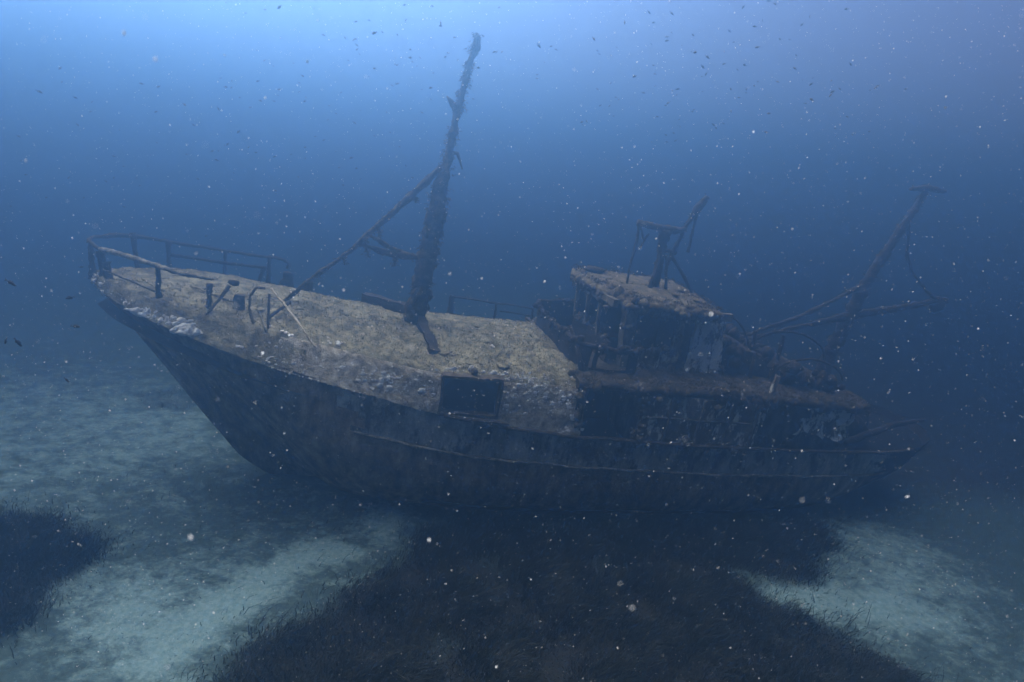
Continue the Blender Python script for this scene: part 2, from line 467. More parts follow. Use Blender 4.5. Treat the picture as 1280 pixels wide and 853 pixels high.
US = np.concatenate([np.linspace(0, 2, 15)[:-1], np.linspace(2, 24, 111), np.linspace(24, 27.2, 24)[1:]])
HS = np.linspace(0, 1, 34)
hb = MB()
for side in (1, -1):
    rows = []
    for u in US:
        r = []
        for h in HS:
            s, w, z = hull_pt(u, h)
            p = L(s, side * w, z)
            if 0 < u < 27.2:
                d = .030 * noise.noise(p * 1.3) + .020 * noise.noise(p * 4.1) + .012 * noise.noise(p * 9.0)
                d -= .035 * max(0, math.cos((s) * math.pi * 2 / .62)) ** 4 * sm((h - .1) * 4) * sm((s - 6) / 3)   # hungry-plate dents between frames
                p = p + L(0, side * d, 0)
            r.append(p)
        rows.append(r)
    zl = lambda i, j: 0
    fs_before = len(hb.f)
    hb.grid(rows)
    # a band of old paint under the sheer from the forward third to the stern
    nc = len(HS)
    k = fs_before
    for i in range(len(US) - 1):
        for j in range(nc - 1):
            s = US[i]; h = HS[j]
            z = hull_pt(s, h)[2]
            zl2 = ip(s, [6.5, 7.7, 8.8, 9.8, 12.6, 17, 27], [2.85, 2.66, 2.48, 2.36, 2.22, 2.13, 2.1])
            if 6.3 + .5 * math.sin(j) < s < 24.6 + .5 * math.sin(j * 1.7) and z > zl2 - .03: hb.mi[k] = 1
            if s > 23.3 + .5 * math.sin(j * 1.3): hb.mi[k] = 2  # stern plating darkened in colour to imitate fading into the murk
            k += 1
# closing deck inside the bulwark, coloured near-black to read as murk
rows = []
for u in np.linspace(.3, 27.0, 80):
    w = b_of(u) - .02
    z = zs_of(u) - (.28 if u > 12.2 else .5)
    rows.append([L(u, t * w, z) for t in np.linspace(-1, 1, 9)])
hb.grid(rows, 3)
hull = hb.build('hull', [M['hull'], M['hullpaint'], M['dark'], M['shade']], ship)
tag(hull, 'dark brown hull crusted with growth, faded blue grey paint along its upper strake')

def along(u0, u1, fz, off=.03, n=60, side=1):
    pts = []
    for u in np.linspace(u0, u1, n):
        z = fz(u)
        zk = -.55 + .9 * sm((u - 20) / 7)
        h = min(1, (z - zk) / (zs_of(u) - zk))
        s, w, z2 = hull_pt(u, h)
        pts.append(L(s, side * (w + off), z2))
    return pts
for side in (1, -1):
    r = MB(); r.tube(along(9.5, 24.6, lambda u: zs_of(u), .03, 70, side), .055, 0, 7, .35, .12); r.build('rub_rail', M['rust'], ship)
    r = MB(); r.tube(along(6.5, 24.0, lambda u: ip(u, [6.5, 7.7, 8.8, 9.8, 12.6, 17, 27], [2.86, 2.68, 2.5, 2.37, 2.23, 2.14, 2.1]), .02, 70, side), .04, 0, 7, .4, .12); r.build('rub_rail', M['rail'], ship)
    r = MB(); r.tube(along(8.5, 22, lambda u: ip(u, [8.5, 12, 22], [.75, .45, .75]), .02, 50, side), .05, 0, 7, .4, .15); r.build('bilge_keel', M['dark'], ship)

# ------------------------------------------------------------------ foredeck with its side walls (window opening cut in)
def foredeck_section(s):
    """list of (w, z) from the centre line to the hull's sheer"""
    b = b_of(s); zsr = zs_of(s); zg = ip(s, *GZL); zc = ip(s, *CZL)
    wall = sm((s - 5.5) / 3)                       # 0 at the bow (sloping gunwale) .. 1 (upright wall)
    gw = max(0, b * (.72 + .16 * wall))
    pts = []
    for t in np.linspace(0, 1, 15):
        pts.append((gw * t, zc + (zg - zc) * t ** 2.2))
    # rounded shoulder then wall down to the sheer
    wtop = b * (.79 + .13 * wall)
    for k, t in enumerate(np.linspace(0, 1, 18)[1:]):
        e = sm(min(1, t * 2.2))
        w = gw + (wtop - gw) * math.sin(min(1, t * 3) * math.pi / 2) + (b + .02 - wtop) * t
        z = zg - .02 * t - (zg - zsr) * (t ** (1.35))
        pts.append((w, z))
    return pts
SS = np.concatenate([np.linspace(.02, 1, 16)[:-1], np.linspace(1, 12.4, 190)])
WIN = (8.62, 10.02, 3.60, 4.54)
fd = MB()
top_pts = []
for side in (1, -1):
    rows = []
    for s in SS:
        row = []
        for j, (w, z) in enumerate(foredeck_section(s)):
            p = L(s, side * w, z)
            a = .055 * noise.noise(p * .9) + .05 * noise.noise(p * 2.6) + .035 * noise.noise(p * 6.5) + .02 * noise.noise(p * 14)
            k = min(1, s / .6)
            if j >= 15: p = p + L(0, side * a * .7 * k, a * .3)
            else: p = p + L(0, 0, a)
            row.append(p)
        rows.append(row)
    nj = len(rows[0]); f0 = len(fd.f)
    def skip(i, j):
        if side < 0: return False
        s, z = SS[i] + .03, (rows[i][j].z + rows[i][j + 1].z) / 2
        return j >= 16 and WIN[0] < s < WIN[1] and WIN[2] < z < WIN[3]
    fd.grid(rows, 0, skip)
    for i in range(0, len(SS) - 1):
        for j in range(nj - 1):
            if skip(i, j): continue
            if j >= 17 and SS[i] + .5 * noise.noise(Vector((SS[i], j * .3, 3))) > 5.0: fd.mi[f0] = 4  # wall faces made paler: pale growth plus light put into the colour
            f0 += 1
            top_pts.append((rows[i][j], rows[i + 1][j + 1], j, side, SS[i]))
# aft end closing wall
sec = foredeck_section(12.4)
fd.add([L(12.4, w, z) for w, z in sec] + [L(12.4, -w, z) for w, z in sec[::-1]] + [], [tuple(range(2 * len(sec)))], 0)
# tufts of algae all over
pts, nrm = [], []
for (a, c, j, side, s) in top_pts:
    area = (a - c).length ** 2
    k = int(rng.poisson(min(3.5, area * 80))) if side > 0 else int(random.random() < min(1, area * 30))
    for q in range(k):
        t = random.random(); u = random.random()
        p = Vector((a.x + (c.x - a.x) * t, a.y + (c.y - a.y) * u, a.z + (c.z - a.z) * u))
        pts.append(p)
        nrm.append(L(0, side * .8, .6) if j >= 16 else L(0, 0, 1))
fd.tufts(pts, nrm, .045, 1, 2)
# white encrusting growth, in the clusters the wreck has
def encrust(mb, clusters, mi):
    for (s, wfun, z, n, ds, dz, r) in clusters:
        for k in range(int(n * 1.9)):
            ss = s + random.gauss(0, ds); zz = z + random.gauss(0, dz)
            if WIN[0] - .08 < ss < WIN[1] + .08 and WIN[2] - .05 < zz < WIN[3] + .03: continue
            mb.blob(wfun(ss, zz), r * random.choice((.45, .6, .8, 1.5)) * random.uniform(.6, 1.2), mi, 8, (random.uniform(.8, 1.8), .20, random.uniform(.6, 1.6)), .9)
def side_pt(s, z):
    sec = foredeck_section(max(.05, min(12.38, s)))
    w = float(np.interp(-z, [-q[1] for q in sec[14:]], [q[0] for q in sec[14:]]))
    return L(s, w + .0, max(z, sec[-1][1]))
def top_pt(s, w):
    sec = foredeck_section(s)
    return L(s, w, float(np.interp(w, [q[0] for q in sec[:15]], [q[1] for q in sec[:15]])) + .0)
encrust(fd, [(2.0, side_pt, 5.02, 26, .35, .06, .045), (2.65, side_pt, 4.9, 24, .14, .06, .055), (1.0, side_pt, 5.25, 7, .2, .05, .03), (.25, side_pt, 5.4, 6, .1, .05, .04),
             (4.2, side_pt, 4.75, 6, .5, .07, .03), (7.1, side_pt, 4.3, 24, .35, .10, .04), (7.6, side_pt, 4.05, 10, .35, .06, .04), (8.6, side_pt, 4.62, 6, .3, .03, .035),
             (9.3, side_pt, 4.6, 14, .5, .03, .035), (10.8, side_pt, 4.55, 30, .6, .06, .03), (11.2, side_pt, 4.2, 40, .6, .20, .028), (11.9, side_pt, 4.0, 30, .25, .20, .032), (10.6, side_pt, 4.25, 26, .4, .22, .028), (5.4, side_pt, 4.5, 16, .8, .08, .026), (12.0, side_pt, 3.3, 10, .25, .04, .035)], 2)
for (s, w, n) in [(6.0, 2.05, 12), (6.6, 1.1, 3), (4.3, 1.9, 4), (4.9, 2.2, 6), (10.0, 1.2, 2)]:
    for k in range(n):
        fd.blob(top_pt(s + random.gauss(0, .12), w + random.gauss(0, .10)), random.uniform(.02, .05), 2, 7, (1, 1, .6), .9)
for k in range(110):
    s = random.uniform(4.5, 12.2); z = random.uniform(3.6, 4.6)
    if WIN[0] - .08 < s < WIN[1] + .08: continue
    fd.blob(side_pt(s, z), random.uniform(.015, .03), 2, 6, (1, .6, 1), .9)
# low growth heaps and fallen pipes buried under the growth
for k in range(60):
    s = random.uniform(1.5, 12); t = random.uniform(-.9, .9)
    sec = foredeck_section(s); w = abs(t) * sec[14][0]
    z = float(np.interp(w, [q[0] for q in sec[:15]], [q[1] for q in sec[:15]]))
    fd.blob(L(s, w * (1 if t > 0 else -1), z - .02), random.uniform(.05, .14), 0, 8, (1.6, 1.6, .25), .8)
for pth in [[L(2.3, .2, 5.5), L(3.0, .9, 5.47), L(3.5, 1.2, 5.43)], [L(1.2, .3, 5.46), L(1.9, 1.0, 5.46)]]:
    fd.tube(pth, .03, 0, 7, .8, .06, .8, 0, .05)
fdo = fd.build('foredeck', [M['turf'], M['tuft'], M['white'], M['dark'], M['pale']], ship)
tag(fdo, 'pale olive algae covered foredeck and side wall with white crusts')

# window surround and the dark space behind it
wf = MB()
for (s0, s1, z0, z1) in ((WIN[0] - .05, WIN[1] + .07, WIN[2] - .09, WIN[2] - .01), (WIN[0] - .05, WIN[1] + .07, WIN[3] - .02, WIN[3] + .05), (WIN[0] - .07, WIN[0] + .0, WIN[2] - .05, WIN[3]), (WIN[1] + .0, WIN[1] + .07, WIN[2] - .05, WIN[3])):
    wm = b_of((s0 + s1) / 2)
    wf.box(s0, s1, wm - .22, wm + .03, z0, z1, 0, (8, 2, 3), .035)
wf.tube([L(8.7, 2.93, 3.52), L(9.4, 2.97, 3.49), L(10.4, 3.0, 3.42)], [.05, .07, .03], 0, 7, .5)
wf.blob(L(9.35, 2.72, 4.68), .10, 0, 8)
wf.build('window_frame', M['rust'], ship)

# ------------------------------------------------------------------ foremast
mast = MB()
MP = [L(7.93, 0, 4.85), L(8.12, 0, 6.6), L(8.25, 0, 8.9), L(8.30, 0, 9.35), L(8.40, 0, 10.6), L(8.52, 0, 11.6), L(8.66, 0, 12.62)]
MR = [.25, .25, .19, .105, .08, .065, .04]
mast.tube(MP, MR, 0, 12, .45, .06, .5)
mast.tube([L(8.6, 0, 12.0), L(8.72, .02, 12.25), L(8.70, .05, 12.5)], [.03, .08, .03], 0, 7, .8)
mast.tube([L(8.30, 0, 9.75), L(8.55, .05, 9.72), L(8.72, .1, 9.35)], [.06, .05, .02], 0, 6, .6)
mast.tube([L(8.38, 0, 10.75), L(8.2, 0, 10.95), L(8.08, 0, 11.05)], [.10, .07, .02], 0, 6, .6)
for k in range(90):
    t = random.random(); i = min(len(MP) - 2, int(t * (len(MP) - 1))); p = MP[i].lerp(MP[i + 1], random.random())
    if noise.noise(p * 1.9) < -.05: continue
    rr = MR[i]
    a = random.uniform(0, 6.28)
    mast.blob(p + Vector((math.cos(a), math.sin(a), 0)) * rr * .95, rr * random.uniform(.25, .6), 0, 8, (1, 1, 1.6), .9)
pts = []; nr = []
for i in range(len(MP) - 1):
    d = (MP[i + 1] - MP[i]).length
    for k in range(int(d * 230)):
        p = MP[i].lerp(MP[i + 1], random.random()); a = random.uniform(0, 6.28); dd = Vector((math.cos(a), math.sin(a), 0))
        if noise.noise(p * 2.3 + Vector((0, 0, 7))) + .3 * noise.noise(p * 7) < -.08: continue
        pts.append(p + dd * MR[i] * .98); nr.append(dd - Vector((0, 0, random.uniform(0, 1.2))))
mast.tufts(pts, nr, .085, 1, 2)
M['mast'] = mat('mast_growth', [(.3, (.025, .02, .014)), (.5, (.065, .053, .036)), (.68, (.15, .13, .09))], 5, 11, bump=.9, bump_scale=20, spots=(.30, .28, .22), spot_scale=9, spot_thr=.66)
masto = mast.build('foremast', [M['mast'], M['tuftb']], ship)
def hairy_tube(name, path, rad, material, parent, hair=.06, dens=60, lumps=.5, jit=.35, label=None, sides=8):
    mb = MB()
    mb.tube(path, rad, 0, sides, jit, .06, lumps, random.random() * 30)
    pts, nr = [], []
    if not isinstance(rad, (list, tuple)): rad = [rad] * len(path)
    for i in range(len(path) - 1):
        a, c = Vector(path[i]), Vector(path[i + 1])
        for k in range(int((c - a).length * dens)):
            t = random.random(); p = a.lerp(c, t); an = random.uniform(0, 6.28); q = Vector((math.cos(an), math.sin(an), random.uniform(-.8, .4)))
            pts.append(p + q * (rad[i] * (1 - t) + rad[i + 1] * t) * .8); nr.append(q)
    if hair: mb.tufts(pts, nr, hair, 1, 2)
    o = mb.build(name, [material, M['tuftb']], parent)
    if label: o['label'] = label
    return o
hairy_tube('mast_stay', [L(4.40, .05, 5.12), L(4.78, 0, 5.52), L(6.2, 0, 6.93), L(7.2, 0, 8.12), L(8.2, 0, 9.32)], [.045, .05, .06, .085, .09], M['mast'], masto, .07, 90, .9)
hairy_tube('mast_brace', [L(6.28, .02, 7.02), L(6.9, .02, 6.86), L(7.3, 0, 6.84), L(8.1, 0, 6.85)], [.03, .08, .10, .07], M['mast'], masto, .08, 90, .9)
hairy_tube('mast_brace', [L(6.55, .1, 7.28), L(7.0, .05, 7.06), L(7.4, 0, 6.93)], [.03, .06, .05], M['mast'], masto, .08, 80, .8)
for (path, r) in (([L(5.9, .03, 6.62), L(5.96, .05, 6.42)], .05), ([L(6.45, .02, 7.15), L(6.5, .06, 6.85), L(6.56, .1, 6.7)], .04), ([L(6.75, 0, 7.5), L(6.8, .05, 7.25)], .05), ([L(7.25, .02, 6.8), L(7.27, .05, 6.55)], .06), ([L(7.6, 0, 8.55), L(7.64, .03, 8.3)], .04)):
    hairy_tube('hanging_growth', path, [r, r * .3] if len(path) == 2 else [r, r * .7, r * .2], M['mast'], masto, .07, 200, .8, .6)
# broken tabernacle lying at the mast foot
ft = MB()
ft.slab([L(7.98, .25, 4.85), L(8.28, .25, 4.85), L(8.6, 1.9, 4.7), L(8.30, 2.0, 4.7), L(8.0, .2, 5.28), L(8.25, .2, 5.25), L(8.55, 1.9, 4.86), L(8.3, 2.0, 4.88)], (3, 12, 3), 0, .10)
ft.build('mast_step', M['dark'], masto)
hc = MB()
hc.slab([L(6.45, -1.75, 4.9), L(7.75, -.75, 4.9), L(7.9, -1.1, 4.9), L(6.6, -2.1, 4.9), L(6.45, -1.75, 5.22), L(7.75, -.75, 5.25), L(7.9, -1.1, 5.22), L(6.6, -2.1, 5.2)], (12, 3, 3), 0, .06)
hc.build('hatch_coaming', M['dark'], ship)

# ------------------------------------------------------------------ bow railing and deck fittings
railing = MB()
def gun(s, side, z, inset=.0): 
    return L(s, side * (b_of(s) * .72 + inset), z)
RAILM = M['rust']
top = [L(.42, .42, 6.15), L(.05, .1, 6.25), L(.0, -.25, 6.28), L(.3, -.75, 6.28), L(.9, -1.2, 6.22), L(1.7, -1.6, 6.08), L(2.7, -1.95, 5.98), L(3.8, -2.1, 5.90), L(4.15, -2.12, 5.88), L(4.3, -2.12, 5.78), L(4.28, -2.12, 5.62)]
ro = hairy_tube('railing', top, .042, M['dark'], ship, .04, 70, .8, .5, 'bent and encrusted pipe railing around the bow')
hairy_tube('top_rail', [L(.42, .42, 6.15), L(1.2, 1.05, 6.2), L(2.0, 1.62, 6.2), L(2.6, 1.95, 6.18), L(3.3, 2.3, 6.2)], [.05, .065, .05, .055, .035], M['rail'], ro, .04, 60, .6, .5)
hairy_tube('middle_rail', [L(1.35, -1.4, 5.80), L(2.4, -1.8, 5.66), L(3.7, -2.05, 5.58)], .04, M['dark'], ro, .03, 40, .5, .5)
hairy_tube('middle_rail', [L(.6, .8, 5.75), L(1.3, 1.2, 5.66), L(1.9, 1.5, 5.55)], .02, RAILM, ro, .03, 40, .5, .5)
for (p, q, r) in [(L(.12, .12, 5.3), L(.08, .05, 6.2), .07), (L(.45, .40, 5.35), L(.40, .35, 6.1), .075), (L(.62, .55, 5.3), L(.5, .42, 5.85), .10), (L(.75, -.85, 5.3), L(.62, -1.0, 6.35), .05), (L(1.32, -1.4, 5.2), L(1.32, -1.4, 6.15), .06),
                  (L(2.6, -1.9, 5.2), L(2.6, -1.92, 5.98), .045), (L(3.75, -2.1, 5.1), L(3.75, -2.1, 5.92), .055), (L(3.5, -2.05, 5.15), L(3.62, -2.1, 5.6), .05), (L(1.95, 1.42, 5.3), L(1.98, 1.5, 6.22), .06)]:
    hairy_tube('post', [p, p.lerp(q, .5) + Vector((0, 0, 0)), q], [r * 1.3, r * .8, r], M['dark'], ro, .04, 60, .7, .5)
# fittings on the foredeck
hairy_tube('mooring_post', [L(3.02, 1.62, 5.1), L(3.06, 1.62, 5.55), L(3.08, 1.6, 5.92)], [.06, .045, .07], M['rust'], ship, .06, 90, .4, .4)
hairy_tube('mooring_post', [L(4.25, -2.15, 5.05), L(4.3, -2.15, 5.5)], [.2, .14], M['dark'], ship, .05, 60, .4, .5)
hairy_tube('mooring_post', [L(4.85, -2.2, 5.0), L(4.9, -2.2, 5.35)], [.16, .12], M['dark'], ship, .05, 60, .4, .5)
a = hairy_tube('davit', [L(3.05, 1.85, 5.2), L(3.3, 1.6, 5.6), L(3.45, 1.4, 5.86)], [.022, .026, .04], M['rust'], ship, .05, 80, .5, .5)
mbk = MB(); mbk.blob(L(3.52, 1.3, 5.9), .10, 0, 9, (1.5, .7, .8)); mbk.build('sheave', M['dark'], a)
wc = MB(); wc.slab([L(3.5, 1.2, 5.25), L(3.78, 1.2, 5.25), L(3.78, 1.4, 5.25), L(3.5, 1.4, 5.25), L(3.55, 1.2, 5.62), L(3.76, 1.2, 5.62), L(3.76, 1.35, 5.62), L(3.55, 1.35, 5.62)], (4, 3, 4), 0, .03)
wc.build('winch_housing', M['rust'], ship)
hairy_tube('vent_pipe', [L(4.1, 1.95, 5.15), L(3.95, 1.75, 5.45), L(3.92, 1.6, 5.72), L(4.05, 1.5, 5.9), L(4.25, 1.45, 5.9)], .028, M['rust'], ship, .05, 90, .5, .4)
hairy_tube('vent_pipe', [L(4.42, 2.15, 5.05), L(4.15, 1.85, 5.5)], .022, M['rail'], ship, .03, 40, .4, .4)
hairy_tube('stanchion', [L(4.43, 2.0, 5.05), L(4.38, 1.75, 5.85)], .03, M['rust'], ship, .04, 60, .5, .4)
hairy_tube('stanchion', [L(4.38, 1.75, 5.25), L(4.75, .9, 5.45)], .035, M['dark'], ship, .04, 60, .5, .4)
hairy_tube('broken_pipe', [L(4.2, .25, 5.60), L(4.4, .5, 5.45), L(4.62, 1.0, 5.42), L(4.85, 1.6, 5.38), L(5.25, 2.2, 5.15), L(5.55, 2.45, 4.85)], .023, M['pale'], ship, .03, 30, .4, .4)
# low growth heaps and debris along the deck
# railing on the far side amidships
mr = hairy_tube('railing', [L(9.42, -2.7, 5.20), L(10.9, -2.72, 5.16), L(12.3, -2.72, 5.10)], .03, M['dark'], ship, .03, 40, .5, .5, 'low dark pipe railing along the far side amidships')
hairy_tube('middle_rail', [L(11.1, -2.72, 4.88), L(12.4, -2.72, 4.82)], .025, M['dark'], mr, .03, 30, .5, .5)
for s, r in ((9.4, .09), (10.95, .045), (12.3, .05)):
    hairy_tube('post', [L(s, -2.7, 4.55), L(s - .03, -2.7, 5.25 if r > .08 else 5.16)], [r * 1.3, r * .7], M['dark'], mr, .03, 30, .5, .5)

# ------------------------------------------------------------------ superstructure
M['wall'] = mat('superstructure_steel', [(.3, (.045, .038, .028)), (.5, (.12, .104, .078)), (.7, (.25, .22, .17))], 3.2, 10, bump=.7, bump_scale=12, streak=.5, spots=(.16, .10, .065), spot_scale=3.0, spot_thr=.6)
M['brown'] = mat('brown_deck_growth', [(.3, (.022, .018, .012)), (.5, (.058, .047, .032)), (.7, (.135, .112, .08))], 3.0, 10, bump=.9, bump_scale=18)
bd = MB()
# boat deck: slab with a rounded growth-covered edge
rows = []
for s in np.linspace(12.1, 21.9, 110):
    droop = .12 * sm((s - 17) / 4)
    wv = (b_of(s) - .06) + .03 * noise.noise(Vector((s * 2, 1, 1)))
    zt = 4.72 - droop + .03 * noise.noise(Vector((s * 1.4, 5, 1)))
    row = []
    for (t, dz) in [(-1, -.22), (-1, 0), (-.6, .04), (0, .06), (.55, .05), (.8, .03), (.93, .01), (.985, -.03), (1.0, -.10), (.995, -.18), (.97, -.24), (.8, -.24), (0, -.24)]:
        p = L(s, t * wv, zt + dz)
        row.append(p + Vector((0, 0, 1)) * .03 * noise.noise(p * 4))
    rows.append(row)
bd.grid(rows, 0)
r0 = rows[0]; bd.add(r0, [tuple(range(len(r0)))], 0)
r0 = rows[-1]; bd.add(r0, [tuple(range(len(r0)))], 0)
pts, nr = [], []
for k in range(5200):
    s = random.uniform(12.1, 21.8); t = random.uniform(.2, 1)
    pts.append(L(s, t * (b_of(s) - .06), 4.74 - .12 * sm((s - 17) / 4))); nr.append(L(0, .4, 1))
bd.tufts(pts, nr, .06, 1, 2)
bd.crust(L(12.15, 2.92, 4.58), L(17.5, 2.95, 4.58), .11, 120, 0, .05, .5)
bd.crust(L(17.5, 2.95, 4.55), L(21.7, 2.8, 4.45), .11, 80, 0, .06, .5)
bd.crust(L(12.15, -2.0, 4.7), L(12.15, 2.8, 4.65), .12, 70, 0, .06, .2)
bd.build('boat_deck', [M['brown'], M['tuftb']], ship)

# lower deckhouse under the boat deck, set back behind an open side passage
lh = MB()
lh.box(12.15, 14.15, 1.0, 1.1, 2.6, 4.5, 1)                                # back of the open passage, near-black in place of shade
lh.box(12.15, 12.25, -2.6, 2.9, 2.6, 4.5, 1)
lh.box(14.1, 17.9, 2.86, 2.94, 2.95, 4.46, 3, (16, 2, 8), .05)               # plated side
lh.box(14.05, 14.16, 1.0, 2.85, 2.6, 4.5, 0)
lh.box(12.15, 21.8, -2.65, -2.5, 2.6, 4.5, 0)
for s in (14.9, 15.9, 16.8, 17.7): lh.tube([L(s, 2.97, 2.95), L(s, 2.97, 4.45)], .05, 0, 7, .4)
lh.tube([L(14.2, 2.97, 3.85), L(17.8, 2.97, 3.8)], .035, 0, 7, .5)
lh.box(17.9, 21.7, 2.30, 2.42, 2.6, 4.35, 0, (16, 2, 8), .05)
lh.box(21.6, 21.75, -2.5, 2.4, 2.6, 4.3, 0, (3, 10, 6), .05)
lh.slab([L(19.45, 2.66, 3.5), L(21.55, 2.62, 3.35), L(21.5, 2.68, 3.35), L(19.4, 2.72, 3.5), L(19.9, 2.6, 4.25), L(21.2, 2.58, 4.35), L(21.2, 2.64, 4.35), L(19.9, 2.66, 4.25)], (22, 2, 14), 2, .22)
lh.crust(L(12.2, 2.9, 4.5), L(12.3, 2.9, 3.2), .07, 26, 0, .04, .2)
for (p, q) in ((L(14.1, 2.93, 4.4), L(17.8, 2.93, 4.35)), (L(14.12, 2.93, 4.4), L(14.12, 2.93, 3.0)), (L(14.2, 2.94, 3.0), L(17.8, 2.94, 3.05)), (L(18, 2.4, 4.3), L(21.6, 2.4, 4.2)), (L(18, 2.45, 3.1), L(21.6, 2.4, 3.1))):
    lh.crust(p, q, .085, 40, 0, .07, .35)
lho = lh.build('deckhouse', [M['wall'], M['shade'], M['paintwall'], M['paintwall2']], ship)
sp = MB(); sp.tube([L(12.35, 2.9, 3.1), L(12.33, 2.88, 3.8), L(12.3, 2.86, 4.55)], [.09, .07, .10], 0, 8, .5, .06, .5); sp.build('door_post', M['rust'], lho)
pl = MB(); pl.slab([L(18.05, 2.72, 3.85), L(18.16, 2.72, 3.85), L(18.16, 2.78, 3.85), L(18.05, 2.78, 3.85), L(18.28, 2.5, 5.2), L(18.42, 2.5, 5.2), L(18.42, 2.56, 5.2), L(18.28, 2.56, 5.2)], (3, 2, 14), 0, .03); pl.build('leaning_plate', M['paintwall2'], ship)
# foredeck-side jamb in front of the passage
# bridge-front bulwark
bw = MB()
plan = [(14.0, 2.15), (13.2, 2.2), (12.45, 2.15), (12.15, 1.7), (12.05, .8), (12.0, -.3), (12.02, -1.3), (12.2, -2.0), (12.9, -2.3), (14.0, -2.3)]
def plan_at(t):
    k = t * (len(plan) - 1); i = min(len(plan) - 2, int(k)); f = k - i
    return plan[i][0] * (1 - f) + plan[i + 1][0] * f, plan[i][1] * (1 - f) + plan[i + 1][1] * f
rows_o, rows_i = [], []
for t in np.linspace(0, 1, 60):
    s, w = plan_at(t)
    topz = 5.40 + .18 * t + .06 * noise.noise(Vector((t * 14, 3, 1)))
    ro_, ri_ = [], []
    for q in np.linspace(0, 1, 10):
        z = 4.62 + (topz - 4.62) * q
        p = L(s, w, z); p = p + noise.noise_vector(p * 2.7) * .035
        ro_.append(p); ri_.append(p + (L(13.2, 0, z) - L(s, w, z)).normalized() * .09)
    rows_o.append(ro_); rows_i.append(ri_)
def bskip(i, j):
    t = i / 59
    return (2 <= j <= 7) and ((.03 < t < .155) or (.175 < t < .20))
bw.grid(rows_o, 0, bskip); bw.grid(rows_i, 0, bskip)
bw.grid([[a[-1], c[-1]] for a, c in zip(rows_o, rows_i)], 0)
bw.tube([r[-1] for r in rows_o[::3]], .06, 0, 7, .5, .08, .5)
bw.tube([L(12.42, 2.2, 4.7), L(12.30, 2.1, 5.1), L(12.12, 1.4, 5.75)], [.11, .07, .05], 0, 7, .5)
for i in range(0, 56, 4): bw.crust(rows_o[i][-1], rows_o[i + 4][-1], .08, 8, 0, .04, .35)
for i in range(0, 40, 4): bw.crust(rows_o[i][0], rows_o[i + 4][0], .10, 8, 0, .05, .0)
bw.build('bridge_bulwark', M['dark'], ship)

# wheelhouse: floor, corner posts, sills, panels; windows stand open
wh = MB()
Z0, Z1 = 4.72, 6.62
def post(s, w, r=.09, z0=Z0, z1=Z1, ds=0): wh.slab([L(s - r, w - r, z0), L(s + r, w - r, z0), L(s + r, w + r, z0), L(s - r, w + r, z0), L(s - r + ds, w - r, z1), L(s + r + ds, w - r, z1), L(s + r + ds, w + r, z1), L(s - r + ds, w + r, z1)], (2, 2, 10), 0, .035)
# corner post towards the bow on the near side, raked
post(13.92, 1.52, .16, Z0, Z1, -.22)
wh.slab([L(13.75, 1.45, 5.6), L(14.05, 1.45, 5.3), L(14.05, 1.6, 5.3), L(13.75, 1.6, 5.6), L(13.45, 1.45, 6.6), L(13.95, 1.45, 6.6), L(13.95, 1.6, 6.6), L(13.45, 1.6, 6.6)], (3, 2, 8), 0, .05)
# near side: sill panel under the window, posts, aft panel
wh.box(13.9, 15.4, 1.5, 1.6, Z0, 5.34, 3, (8, 2, 4), .03)
wh.box(13.9, 17.0, 1.5, 1.62, 6.42, 6.64, 0, (12, 2, 2), .03)
wh.slab([L(15.35, 1.48, Z0), L(15.6, 1.48, Z0), L(15.6, 1.62, Z0), L(15.35, 1.62, Z0), L(15.25, 1.48, 6.5), L(15.5, 1.48, 6.5), L(15.5, 1.62, 6.5), L(15.25, 1.62, 6.5)], (3, 2, 12), 3, .04)
wh.slab([L(15.95, 1.48, Z0), L(17.15, 1.48, Z0), L(17.15, 1.6, Z0), L(15.95, 1.6, Z0), L(15.9, 1.48, 6.5), L(16.75, 1.48, 6.5), L(16.75, 1.6, 6.5), L(15.9, 1.6, 6.5)], (8, 2, 12), 2, .05)
# front: sill, mullions
wh.box(13.35, 13.45, -1.6, 1.45, Z0, 5.4, 4, (2, 12, 4), .03)
for w in (-1.55, -.5, .5): post(13.38, w, .05, 5.3, 6.65, -.15)
wh.box(13.2, 13.35, -1.6, 1.5, 6.45, 6.66, 0, (2, 12, 2), .03)
# far side and aft walls (closed), floor
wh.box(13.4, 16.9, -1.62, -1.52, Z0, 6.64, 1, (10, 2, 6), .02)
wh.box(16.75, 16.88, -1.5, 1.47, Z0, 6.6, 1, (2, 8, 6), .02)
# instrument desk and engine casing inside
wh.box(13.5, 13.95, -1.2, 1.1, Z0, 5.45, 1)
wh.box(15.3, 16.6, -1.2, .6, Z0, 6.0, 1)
Zt = 6.45
for (p, q, n, r) in ((L(13.9, 1.55, 5.36), L(15.4, 1.57, 5.36), 34, .07), (L(13.9, 1.55, 6.45), L(15.6, 1.57, 6.42), 40, .08), (L(13.9, 1.55, 5.0), L(13.7, 1.55, 6.4), 40, .10), (L(15.45, 1.58, 4.8), L(15.35, 1.58, 6.3), 30, .06),
                     (L(13.2, -1.5, 6.45), L(13.25, 1.4, 6.45), 40, .08), (L(13.35, -1.5, 5.42), L(13.38, 1.4, 5.4), 36, .07), (L(13.9, 1.62, 4.76), L(17.2, 1.62, 4.74), 60, .08), (L(16.8, 1.55, 6.4), L(17.15, 1.55, 4.9), 30, .07)):
    wh.crust(p, q, r, n, 0, .05, .4)
who = wh.build('wheelhouse', [M['wall'], M['shade'], M['paintwall'], M['paintwall2'], M['dark']], ship)
rf = MB()
